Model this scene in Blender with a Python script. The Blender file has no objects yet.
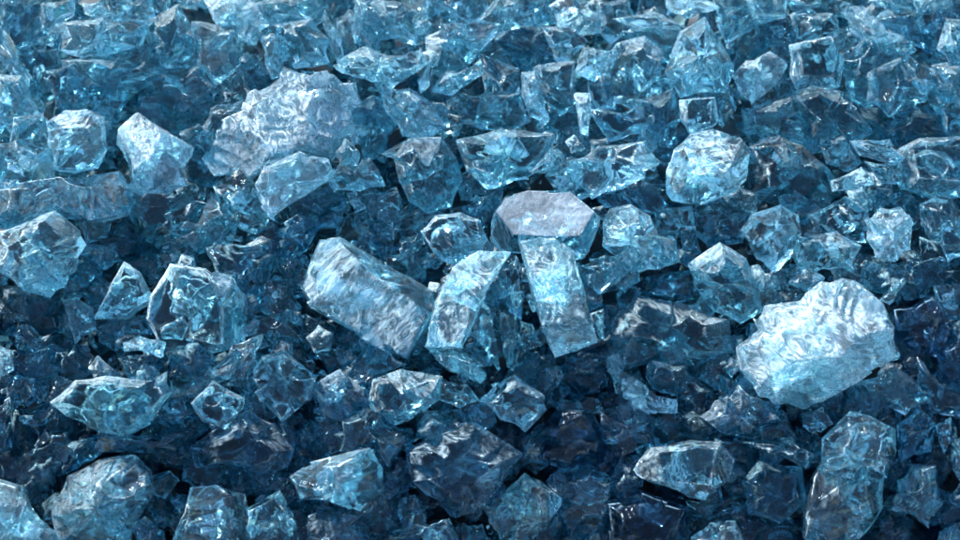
import bpy, bmesh, math, random
import numpy as np
from mathutils import Vector, Matrix

# ------------------------------------------------------------------ camera
S = bpy.context.scene
C = S.collection
W_PX, H_PX = 960.0, 540.0
PITCH = math.radians(52)            # how steeply the camera looks down on the heap
DIST = 26.0                         # 1 unit = 100 px at the middle of the heap
FOCAL = 100.0
SENSOR = 9.6 * FOCAL / DIST
cd = bpy.data.cameras.new("camera")
cam = bpy.data.objects.new("camera", cd)
C.objects.link(cam)
cd.lens = FOCAL
cd.sensor_width = SENSOR
cd.clip_start = 0.1
cd.clip_end = 500
CAM = Vector((0, -DIST * math.cos(PITCH), DIST * math.sin(PITCH)))
cam.location = CAM
cam.rotation_euler = (math.pi / 2 - PITCH, 0, 0)
S.camera = cam
cd.dof.use_dof = True
cd.dof.focus_distance = DIST - 0.7
cd.dof.aperture_fstop = 0.55
ROT = Matrix.Rotation(math.pi / 2 - PITCH, 3, 'X')
AX, AY, AZ = ROT @ Vector((1, 0, 0)), ROT @ Vector((0, 1, 0)), ROT @ Vector((0, 0, 1))

# ------------------------------------------------------------------ light
SUN_EL, SUN_ROT = math.radians(40), math.radians(-50)   # sun beyond the heap, a little to the left
w = bpy.data.worlds.new("World")
S.world = w
w.use_nodes = True
nt = w.node_tree
bg = nt.nodes["Background"]
sky = nt.nodes.new("ShaderNodeTexSky")
sky.sky_type = 'NISHITA'
sky.sun_disc = False
sky.sun_elevation = SUN_EL
sky.sun_rotation = SUN_ROT
sky.air_density = 1.0
sky.dust_density = 0.2
sky.ozone_density = 1.0
nt.links.new(sky.outputs[0], bg.inputs[0])
bg.inputs[1].default_value = 0.05
sl = bpy.data.lights.new("sun", 'SUN')
sl.energy = 5.0
sl.angle = math.radians(9)
sl.color = (1.0, 0.985, 0.965)
sun = bpy.data.objects.new("sun", sl)
C.objects.link(sun)
sdir = Vector((math.sin(SUN_ROT) * math.cos(SUN_EL), math.cos(SUN_ROT) * math.cos(SUN_EL), math.sin(SUN_EL)))
sun.rotation_euler = sdir.to_track_quat('Z', 'Y').to_euler()

S.view_settings.view_transform = 'Standard'
S.view_settings.look = 'None'
S.view_settings.exposure = 2.55
S.view_settings.gamma = 1.0
S.render.engine = 'CYCLES'
cy = S.cycles
cy.max_bounces = 18
cy.transmission_bounces = 18
cy.glossy_bounces = 8
cy.diffuse_bounces = 2
cy.volume_bounces = 0
cy.caustics_reflective = True
cy.caustics_refractive = True
cy.sample_clamp_indirect = 10.0
cy.sample_clamp_direct = 12.0
cy.blur_glossy = 0.0
cy.use_adaptive_sampling = True
cy.adaptive_threshold = 0.032
cy.use_denoising = True
try:
    cy.denoiser = 'OPENIMAGEDENOISE'
    cy.denoising_prefilter = 'ACCURATE'
except Exception:
    pass

# ------------------------------------------------------------------ materials
def new_mat(name):
    m = bpy.data.materials.new(name)
    m.use_nodes = True
    t = m.node_tree
    t.nodes.clear()
    return m, t

def glass(name, tint, density, frost=0.0, rough=0.0, frost_col=(0.64, 0.84, 0.94), bump=0.25, even=0.03, relief=0.30, surf=(0.86, 0.967, 0.98)):
    """Tinted broken glass: clear body that absorbs with depth, crazed dull patches where 'frost' is painted."""
    m, t = new_mat(name)
    N, L = t.nodes, t.links
    out = N.new("ShaderNodeOutputMaterial")
    tc = N.new("ShaderNodeTexCoord")
    oi = N.new("ShaderNodeObjectInfo")
    add = N.new("ShaderNodeVectorMath"); add.operation = 'ADD'
    mulr = N.new("ShaderNodeVectorMath"); mulr.operation = 'SCALE'
    mulr.inputs[0].default_value = (17.0, 31.0, 23.0)
    L.new(oi.outputs["Random"], mulr.inputs["Scale"])
    L.new(tc.outputs["Object"], add.inputs[0]); L.new(mulr.outputs[0], add.inputs[1])
    # fracture ripples: bands bent by noise
    mp = N.new("ShaderNodeMapping"); mp.inputs["Scale"].default_value = (0.9, 2.0, 1.4)
    mp.inputs["Rotation"].default_value = (0.5, 0.3, 0.6)
    rr = N.new("ShaderNodeVectorMath"); rr.operation = 'SCALE'; rr.inputs[0].default_value = (9.7, 22.3, 35.9)
    vr = N.new("ShaderNodeVectorRotate"); vr.rotation_type = 'EULER_XYZ'
    L.new(oi.outputs["Random"], rr.inputs["Scale"]); L.new(rr.outputs[0], vr.inputs["Rotation"])
    L.new(add.outputs[0], vr.inputs["Vector"]); L.new(vr.outputs[0], mp.inputs[0])
    n1 = N.new("ShaderNodeTexNoise"); n1.inputs["Scale"].default_value = 2.6
    n1.inputs["Detail"].default_value = 5; n1.inputs["Roughness"].default_value = 0.55
    n1.inputs["Distortion"].default_value = 1.4
    L.new(mp.outputs[0], n1.inputs["Vector"])
    n2 = N.new("ShaderNodeTexNoise"); n2.inputs["Scale"].default_value = 26
    n2.inputs["Detail"].default_value = 3
    L.new(add.outputs[0], n2.inputs["Vector"])
    b1 = N.new("ShaderNodeBump"); b1.inputs["Strength"].default_value = bump; b1.inputs["Distance"].default_value = 0.12
    L.new(n1.outputs["Fac"], b1.inputs["Height"])
    b2 = N.new("ShaderNodeBump"); b2.inputs["Strength"].default_value = bump * 0.5; b2.inputs["Distance"].default_value = 0.01
    L.new(n2.outputs["Fac"], b2.inputs["Height"]); L.new(b1.outputs[0], b2.inputs["Normal"])
    # rough-broken faces carry a much stronger relief
    n4 = N.new("ShaderNodeTexNoise"); n4.inputs["Scale"].default_value = 3.4
    n4.inputs["Detail"].default_value = 4; n4.inputs["Roughness"].default_value = 0.6; n4.inputs["Distortion"].default_value = 0.5
    L.new(mp.outputs[0], n4.inputs["Vector"])
    at = N.new("ShaderNodeAttribute"); at.attribute_name = "frost"
    sm = N.new("ShaderNodeMath"); sm.operation = 'MULTIPLY'; sm.inputs[1].default_value = relief; sm.use_clamp = True
    L.new(at.outputs["Fac"], sm.inputs[0])
    b3 = N.new("ShaderNodeBump"); b3.inputs["Distance"].default_value = 0.11
    L.new(sm.outputs[0], b3.inputs["Strength"]); L.new(n4.outputs["Fac"], b3.inputs["Height"]); L.new(b2.outputs[0], b3.inputs["Normal"])
    b2 = b3
    g = N.new("ShaderNodeBsdfGlass"); g.inputs["IOR"].default_value = 1.46
    g.inputs["Roughness"].default_value = rough
    g.inputs["Color"].default_value = (*surf, 1)
    L.new(b2.outputs[0], g.inputs["Normal"])
    # crazed / frosted part, its white patches also painted as glints
    d = N.new("ShaderNodeBsdfDiffuse"); d.inputs["Color"].default_value = (*frost_col, 1)
    tr = N.new("ShaderNodeBsdfTranslucent"); tr.inputs["Color"].default_value = (*frost_col, 1)
    ms = N.new("ShaderNodeMixShader"); ms.inputs[0].default_value = 0.45
    L.new(b2.outputs[0], d.inputs["Normal"])
    L.new(d.outputs[0], ms.inputs[1]); L.new(tr.outputs[0], ms.inputs[2])
    n3 = N.new("ShaderNodeTexNoise"); n3.inputs["Scale"].default_value = 4.6
    n3.inputs["Detail"].default_value = 8; n3.inputs["Roughness"].default_value = 0.68
    n3.inputs["Distortion"].default_value = 2.6
    L.new(mp.outputs[0], n3.inputs["Vector"])
    mr = N.new("ShaderNodeMapRange"); mr.inputs["From Min"].default_value = 0.43; mr.inputs["From Max"].default_value = 0.72
    mr.inputs["To Min"].default_value = even; mr.inputs["To Max"].default_value = 1.0
    # crazing comes in clouds, not evenly
    n5 = N.new("ShaderNodeTexNoise"); n5.inputs["Scale"].default_value = 1.7; n5.inputs["Detail"].default_value = 2
    L.new(add.outputs[0], n5.inputs["Vector"])
    sc5 = N.new("ShaderNodeMath"); sc5.operation = 'MULTIPLY_ADD'; sc5.inputs[1].default_value = 0.45; sc5.inputs[2].default_value = -0.225
    L.new(n5.outputs["Fac"], sc5.inputs[0])
    ad5 = N.new("ShaderNodeMath"); ad5.operation = 'ADD'
    L.new(n3.outputs["Fac"], ad5.inputs[0]); L.new(sc5.outputs[0], ad5.inputs[1])
    L.new(ad5.outputs[0], mr.inputs["Value"])
    mu0 = N.new("ShaderNodeMath"); mu0.operation = 'MULTIPLY'; mu0.inputs[1].default_value = 0.72
    L.new(at.outputs["Fac"], mu0.inputs[0])
    mu = N.new("ShaderNodeMath"); mu.operation = 'MULTIPLY'; mu.use_clamp = True
    L.new(mu0.outputs[0], mu.inputs[0]); L.new(mr.outputs[0], mu.inputs[1])
    mx = N.new("ShaderNodeMixShader")
    L.new(mu.outputs[0], mx.inputs[0]); L.new(g.outputs[0], mx.inputs[1]); L.new(ms.outputs[0], mx.inputs[2])
    L.new(mx.outputs[0], out.inputs["Surface"])
    va = N.new("ShaderNodeVolumeAbsorption")
    va.inputs["Color"].default_value = (*tint, 1); va.inputs["Density"].default_value = density
    L.new(va.outputs[0], out.inputs["Volume"])
    return m

MATS = {
    'clear':  glass("clear_blue_glass",  (0.22, 0.66, 0.76), 0.95, bump=0.14),
    'pale':   glass("pale_blue_glass",   (0.42, 0.78, 0.85), 0.5, bump=0.15),
    'teal':   glass("teal_glass",        (0.06, 0.58, 0.66), 1.35, bump=0.14),
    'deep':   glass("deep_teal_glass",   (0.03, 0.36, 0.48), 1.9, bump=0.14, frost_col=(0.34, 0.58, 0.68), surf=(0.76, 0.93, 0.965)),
    'matte':  glass("frosted_teal_glass", (0.10, 0.58, 0.66), 1.2, bump=0.12, even=0.42, relief=0.22, frost_col=(0.46, 0.56, 0.66)),
    'blue':   glass("steel_blue_glass",   (0.14, 0.44, 0.57), 1.3, bump=0.15, frost_col=(0.55, 0.76, 0.90), surf=(0.80, 0.94, 0.97)),
    'gap_shade':  glass("gap_shade_glass",   (0.02, 0.17, 0.27), 3.2, bump=0.15, frost_col=(0.2, 0.35, 0.45), surf=(0.76, 0.9, 0.95)),  # extra dark glass that paints black shade into the gaps
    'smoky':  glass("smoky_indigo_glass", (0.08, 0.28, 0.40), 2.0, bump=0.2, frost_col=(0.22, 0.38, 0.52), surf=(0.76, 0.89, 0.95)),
    'milky':  glass("milky_white_glass", (0.58, 0.80, 0.88), 0.3, bump=0.25, even=0.08, relief=0.36, frost_col=(0.66, 0.82, 0.92)),
}

gm, t = new_mat("dark_shade_ground")
out = t.nodes.new("ShaderNodeOutputMaterial")
p = t.nodes.new("ShaderNodeBsdfPrincipled")
nz = t.nodes.new("ShaderNodeTexNoise"); nz.inputs["Scale"].default_value = 1.5; nz.inputs["Detail"].default_value = 8
cr = t.nodes.new("ShaderNodeValToRGB")
cr.color_ramp.elements[0].color = (0.006, 0.012, 0.018, 1); cr.color_ramp.elements[1].color = (0.02, 0.04, 0.055, 1)  # ground coloured nearly black so the gaps above look shaded
t.links.new(nz.outputs["Fac"], cr.inputs[0]); t.links.new(cr.outputs[0], p.inputs["Base Color"])
p.inputs["Roughness"].default_value = 0.7
t.links.new(p.outputs[0], out.inputs["Surface"])

# ------------------------------------------------------------------ heap surface
def heap_z(x, y):
    """Height of the heap: falls a little towards the viewer, with low humps."""
    return 0.10 * y - 0.15 * max(0.0, -y - 0.5) ** 2 * (1 if y > -6 else 0.5) + 0.16 * math.sin(0.9 * x + 0.7) * math.cos(0.8 * y - 0.4) + 0.10 * math.sin(2.1 * x - 1.3 * y)

def at(px, py, h=0.0):
    """Point on the heap (raised by h) seen at photo pixel px, py, and the size of one pixel there."""
    d = (AX * ((px - 480) / 100) + AY * ((270 - py) / 100) - AZ * DIST).normalized()
    s = 20.0
    for _ in range(40):
        q = CAM + d * s
        s += (q.z - heap_z(q.x, q.y) - h) / -d.z * 0.8
    q = CAM + d * s
    return q, (q - CAM).dot(-AZ) / DIST / 100.0

# ------------------------------------------------------------------ shard shapes
_ico = {}
def ico(sub):
    if sub not in _ico:
        me = bpy.data.meshes.new("ico")
        bm = bmesh.new()
        bmesh.ops.create_icosphere(bm, subdivisions=sub, radius=1.0)
        bm.to_mesh(me); bm.free()
        co = np.empty(len(me.vertices) * 3, np.float32)
        me.vertices.foreach_get("co", co)
        fa = np.empty(len(me.polygons) * 3, np.int32)
        me.polygons.foreach_get("vertices", fa)
        co = co.reshape(-1, 3); co /= np.linalg.norm(co, axis=1, keepdims=True)
        me.polygons.foreach_set("use_smooth", np.ones(len(me.polygons), bool))
        _ico[sub] = (me, co, fa)
    return _ico[sub]

def waves(P, rng, n, fmin, fmax):
    """Sum of n random plane waves bent by one another."""
    out = np.zeros(len(P))
    ph = P.copy()
    for i in range(n):
        k = rng.normal(size=3); k /= np.linalg.norm(k)
        f = rng.uniform(fmin, fmax)
        a = np.sin(ph @ k * f + rng.uniform(0, 6.28))
        out += a
        ph = ph + 0.25 / f * a[:, None] * rng.normal(size=3)
    return out / n

def shard_shape(poly, depth, rng, sub, facets=None, nf=4, nb=4, ripple=1.0, frost=0.0, fface=None, rim=0.0, jag=0.07, bites=2, bd=0.10):
    """poly: outline points (x, y) round (0, 0) in units; returns vertex positions and frost per vertex.
    Side walls follow the outline, the front and back are broken into facets."""
    _, D, _ = ico(sub)
    poly = np.array(poly, float)
    pl = []
    for i in range(len(poly)):
        a, b = poly[i], poly[(i + 1) % len(poly)]
        pl.append(a)
        ln = np.linalg.norm(b - a)
        if ln > 0.13 and rng.random() < 0.85:
            t_ = rng.uniform(0.3, 0.7)
            pl.append((a + (b - a) * t_) * (1 + rng.uniform(-jag, jag * 0.35)))
    poly = np.array(pl)
    R0 = np.sqrt((poly ** 2).sum(1)).mean()
    hx = (poly[:, 0].max() - poly[:, 0].min()) / 2; hy = (poly[:, 1].max() - poly[:, 1].min()) / 2
    A = D * np.array([hx, hy, depth]); A /= np.linalg.norm(A, axis=1, keepdims=True)
    rho = np.sqrt(A[:, 0] ** 2 + A[:, 1] ** 2) + 1e-9
    u = A[:, :2] / rho[:, None]
    # distance from the middle to the outline along u (outermost crossing of each edge)
    rs = []
    n = len(poly)
    side = np.zeros(len(A)); which = np.full(len(A), -1)
    for i in range(n):
        a, b = poly[i], poly[(i + 1) % n]
        e = b - a
        den = u[:, 0] * e[1] - u[:, 1] * e[0]
        den = np.where(np.abs(den) < 1e-9, 1e-9, den)
        tt = (a[0] * e[1] - a[1] * e[0]) / den
        ss = (a[0] * u[:, 1] - a[1] * u[:, 0]) / den
        ok = (tt > 0) & (ss >= -1e-3) & (ss <= 1 + 1e-3)
        up = ok & (tt > side)
        side = np.where(up, tt, side); which = np.where(up, i, which)
    side = np.where(side <= 0, R0, side)
    # each side wall leans in towards front or back
    tmax = 0.35 if facets else 0.95
    tilt_f = rng.uniform(0.0, 1.0, n) ** 1.6 * tmax; tilt_b = rng.uniform(0.0, 1.0, n) ** 1.5 * 0.9
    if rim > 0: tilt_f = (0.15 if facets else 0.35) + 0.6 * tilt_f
    tf = tilt_f[which]; tb = tilt_b[which]
    tz = np.where(A[:, 2] > 0, tf, tb)
    dist = 1.0 / (rho / side + tz * np.abs(A[:, 2]) / side)
    cand = [dist]
    cent = [None]
    # front and back facets
    F = []
    if facets:
        for ang, tl, off in facets:
            F.append((ang, tl, off * depth))
    else:
        F.append((rng.uniform(0, 360), rng.uniform(3, 18), depth))
        a0 = rng.uniform(0, 360)
        for i in range(nf):
            F.append((a0 + i * 360 / nf + rng.uniform(-25, 25), rng.uniform(28, 58), depth * rng.uniform(0.85, 1.12)))
    sets = [0] * len(F)
    if not facets:
        # a second knob of glass beside the first: their union leaves creases and steps
        for s_ in (1, 2):
            a0 = rng.uniform(0, 360)
            F.append((a0, rng.uniform(20, 45), depth * rng.uniform(1.0, 1.2))); sets.append(s_)
            for q_ in (110, 235):
                F.append((a0 + q_ + rng.uniform(-30, 30), rng.uniform(40, 75), depth * rng.uniform(0.6, 1.0))); sets.append(s_)
    F.append((rng.uniform(0, 360), rng.uniform(180 - 15, 180), depth * 0.9))
    sets.append(10)
    for i in range(nb):
        sets.append(10)
        F.append((i * 360 / nb + rng.uniform(-30, 30), rng.uniform(180 - 60, 180 - 25), depth * rng.uniform(0.8, 1.1)))
    for ang, tl, off in F:
        ang, tl = math.radians(ang), math.radians(tl)
        nrm = np.array([math.sin(tl) * math.cos(ang), math.sin(tl) * math.sin(ang), math.cos(tl)])
        # keep the facet outside the middle and scale its distance by lean
        ext = abs(nrm[0]) * hx * 0.62 + abs(nrm[1]) * hy * 0.62 + abs(nrm[2]) * off * 0.78
        c = A @ nrm
        # shell-like scoop: the facet is dished
        bow = rng.uniform(-0.10, 0.16)
        r = np.where(c > 1e-3, ext / np.maximum(c, 1e-3), 1e3)
        tang = A * np.minimum(r, 4 * ext)[:, None]
        lat2 = (tang ** 2).sum(1) - ext ** 2
        r = r * (1 - bow * np.clip(1 - lat2 / (1.2 * R0) ** 2, -0.4, 1))
        # arcs running out from a strike point on the rim
        sp = nrm * ext + np.cross(nrm, rng.normal(size=3)) * R0
        dd = np.linalg.norm(tang - sp, axis=1)
        k = rng.uniform(9, 16) / R0
        arc = 1 - np.abs(np.sin(dd * k + 1.6 * np.sin(dd * 0.37 * k)))
        back = 1.6 if tl > math.pi / 2 else 1.0
        r = r * (1 + back * ripple * 0.030 * arc * rng.uniform(0.15, 1.0))
        cand.append(r)
    M = np.stack(cand, 1)
    M = np.maximum(M, 1e-3)
    sets = np.array([-1] + sets)
    base = M[:, (sets == 0)].min(1)
    lift = base.copy()
    for s_ in (1, 2):
        if (sets == s_).any():
            lift = np.maximum(lift, np.minimum(M[:, sets == s_].min(1), base * 1.28))
    front = M[:, sets == 0]
    front = front * (lift / base)[:, None]
    M = np.concatenate([M[:, :1], front, M[:, sets == 10]], 1)
    # shell-shaped scoops knocked out of the corners
    hull = M.min(1)
    cols = []
    for b_ in range(bites):
        v = rng.normal(size=3) * np.array([1, 1, 0.8]); v[2] = abs(v[2]) if b_ < 2 else v[2]; v /= np.linalg.norm(v)
        hd = hull[np.argmax(A @ v)]
        rb = rng.uniform(0.45, 1.0) * R0
        c = v * (hd + rb - rng.uniform(0.5, 1.0) * bd * R0 - 0.06 * R0)
        cv = A @ c
        disc = cv ** 2 - (c @ c - rb ** 2)
        hit = (disc > 0) & (cv > 0)
        tt = np.where(hit, cv - np.sqrt(np.maximum(disc, 0)), 1e3)
        tang = A * np.minimum(tt, 4 * R0)[:, None]
        sp = v * hd + np.cross(v, rng.normal(size=3)) * R0 * 0.6
        dd = np.linalg.norm(tang - sp, axis=1)
        tt = np.where(hit, tt * (1 + 0.012 * ripple * np.sin(dd * rng.uniform(14, 26) / R0)), 1e3)
        cols.append(np.maximum(tt, 0.3 * hull))
    if cols:
        M = np.concatenate([M, np.stack(cols, 1)], 1)
    pw = 110.0
    mn = M.min(1, keepdims=True)
    r = (mn[:, 0]) * (((M / mn) ** -pw).sum(1)) ** (-1.0 / pw)
    win = M.argmin(1)
    P = A * r[:, None]
    P = P + A * (R0 * ripple * ((0.035 if facets else 0.05) * waves(P / R0, rng, 5, 2.0, 5.0) + 0.010 * (1 - 2 * np.abs(waves(P / R0, rng, 5, 6.0, 13.0)))))[:, None]
    # crazed or frosted faces; the whiteness partly paints glints of light
    fr = np.zeros(M.shape[1])
    fr[:] = max(0.0, frost - 0.3) * 1.3 * rng.uniform(0.2, 1.0, len(fr))
    if fface is not None:
        for i, v in fface.items():
            fr[1 + i] = v
    fr[0] = max(fr[0], rim)  # side walls whitened to paint bright, light-catching rims
    W = (M / mn) ** -60.0
    W /= W.sum(1, keepdims=True)
    FR = W @ fr
    # chipped edges, whitened to stand in for edges catching the sky
    S2 = np.partition(M, 1, axis=1)[:, 1] / mn[:, 0] - 1
    chip_glint = np.exp(-(S2 / 0.03) ** 2) * np.clip(0.55 + 1.6 * waves(P / R0, rng, 4, 3.0, 9.0), 0, 1)
    FR = np.clip(np.maximum(FR, chip_glint * 1.5), 0, 2)
    return P.astype(np.float32), FR.astype(np.float32)

def cracks(R0, depth, rng, n, faces_from, P):
    """Thin curved air gaps inside a piece, the bright veils one sees in broken glass."""
    V, F = [], []
    m, kk = 8, 24
    PS = P[::max(1, len(P) // 1500)]
    PL = np.linalg.norm(PS, axis=1); PD = (PS / PL[:, None]).astype(np.float32)
    off = faces_from
    for _ in range(n):
        nrm = rng.normal(size=3); nrm /= np.linalg.norm(nrm)
        a = np.cross(nrm, rng.normal(size=3)); a /= np.linalg.norm(a); b = np.cross(nrm, a)
        c = rng.normal(size=3); c *= 0.62 * rng.uniform(0.3, 1) / np.linalg.norm(c) * np.array([R0, R0, depth])
        ra = rng.uniform(0.25, 0.85) * R0; rb = ra * rng.uniform(0.3, 1.0)
        bow = rng.uniform(-0.5, 0.5); k = rng.uniform(8, 18); p0 = rng.uniform(0, 6)
        sheets = []
        for s in (1, -1):
            pts = [c + nrm * (bow * 0.0)]
            pts = []
            for i in range(1, m + 1):
                t = i / m
                th = np.arange(kk) / kk * 2 * math.pi
                wob = 1 + 0.18 * np.sin(3 * th + p0) + 0.10 * np.sin(7 * th + 2 * p0)
                x, y = ra * t * np.cos(th) * wob, rb * t * np.sin(th) * wob
                z = bow * (x * x + y * y) / max(ra, rb) + 0.02 * R0 * np.sin(k * (x + 0.6 * y) / R0 + p0) + s * 0.018 * R0 * (1 - t * t)
                pts.append(c + x[:, None] * a + y[:, None] * b + z[:, None] * nrm)
            z0 = 0.02 * R0 * math.sin(p0) + s * 0.018 * R0
            sheets.append(np.concatenate([[c + z0 * nrm]] + pts))
        nv = 1 + m * kk
        top, bot = sheets
        # the two sheets share their rim
        vv = np.concatenate([top, bot[:1 + (m - 1) * kk]])
        # stay inside the piece
        ln = np.linalg.norm(vv, axis=1) + 1e-9
        hull = PL[np.argmax((vv / ln[:, None]).astype(np.float32) @ PD.T, axis=1)]
        vv = vv * np.minimum(1.0, 0.88 * hull / ln)[:, None]
        V.append(vv)
        def idx(s, i, j):
            if i == 0: return 0 if s == 0 else nv
            if i == m or s == 0: return 1 + (i - 1) * kk + j % kk
            return nv + 1 + (i - 1) * kk + j % kk
        for s in (0, 1):
            for i in range(m):
                for j in range(kk):
                    q = [idx(s, i, j), idx(s, i + 1, j), idx(s, i + 1, j + 1), idx(s, i, j + 1)]
                    tris = [(q[0], q[1], q[2])] + ([(q[0], q[2], q[3])] if i else [])
                    for t3 in tris:
                        F.append([off + v for v in (t3[::-1] if s == 0 else t3)])   # normals point into the gap
        off += len(vv)
    return np.concatenate(V).astype(np.float32), np.array(F, np.int32)

def raw_mesh(name, V, F, A, mats, MI=None):
    me = bpy.data.meshes.new(name)
    me.vertices.add(len(V)); me.vertices.foreach_set("co", np.ascontiguousarray(V, np.float32).ravel())
    me.loops.add(len(F) * 3); me.loops.foreach_set("vertex_index", F.ravel().astype(np.int32))
    me.polygons.add(len(F)); me.polygons.foreach_set("loop_start", np.arange(len(F), dtype=np.int32) * 3)
    if MI is not None: me.polygons.foreach_set("material_index", MI)
    me.polygons.foreach_set("use_smooth", np.ones(len(F), bool))
    a = me.attributes.new("frost", 'FLOAT', 'POINT'); a.data.foreach_set("value", A)
    for m in mats: me.materials.append(m)
    me.update(calc_edges=True)
    return me

def centroid(poly):
    a = cx = cy_ = 0.0
    for i in range(len(poly)):
        x0, y0 = poly[i]; x1, y1 = poly[(i + 1) % len(poly)]
        c = x0 * y1 - x1 * y0
        a += c; cx += (x0 + x1) * c; cy_ += (y0 + y1) * c
    return cx / (3 * a), cy_ / (3 * a), abs(a) / 2

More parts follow.
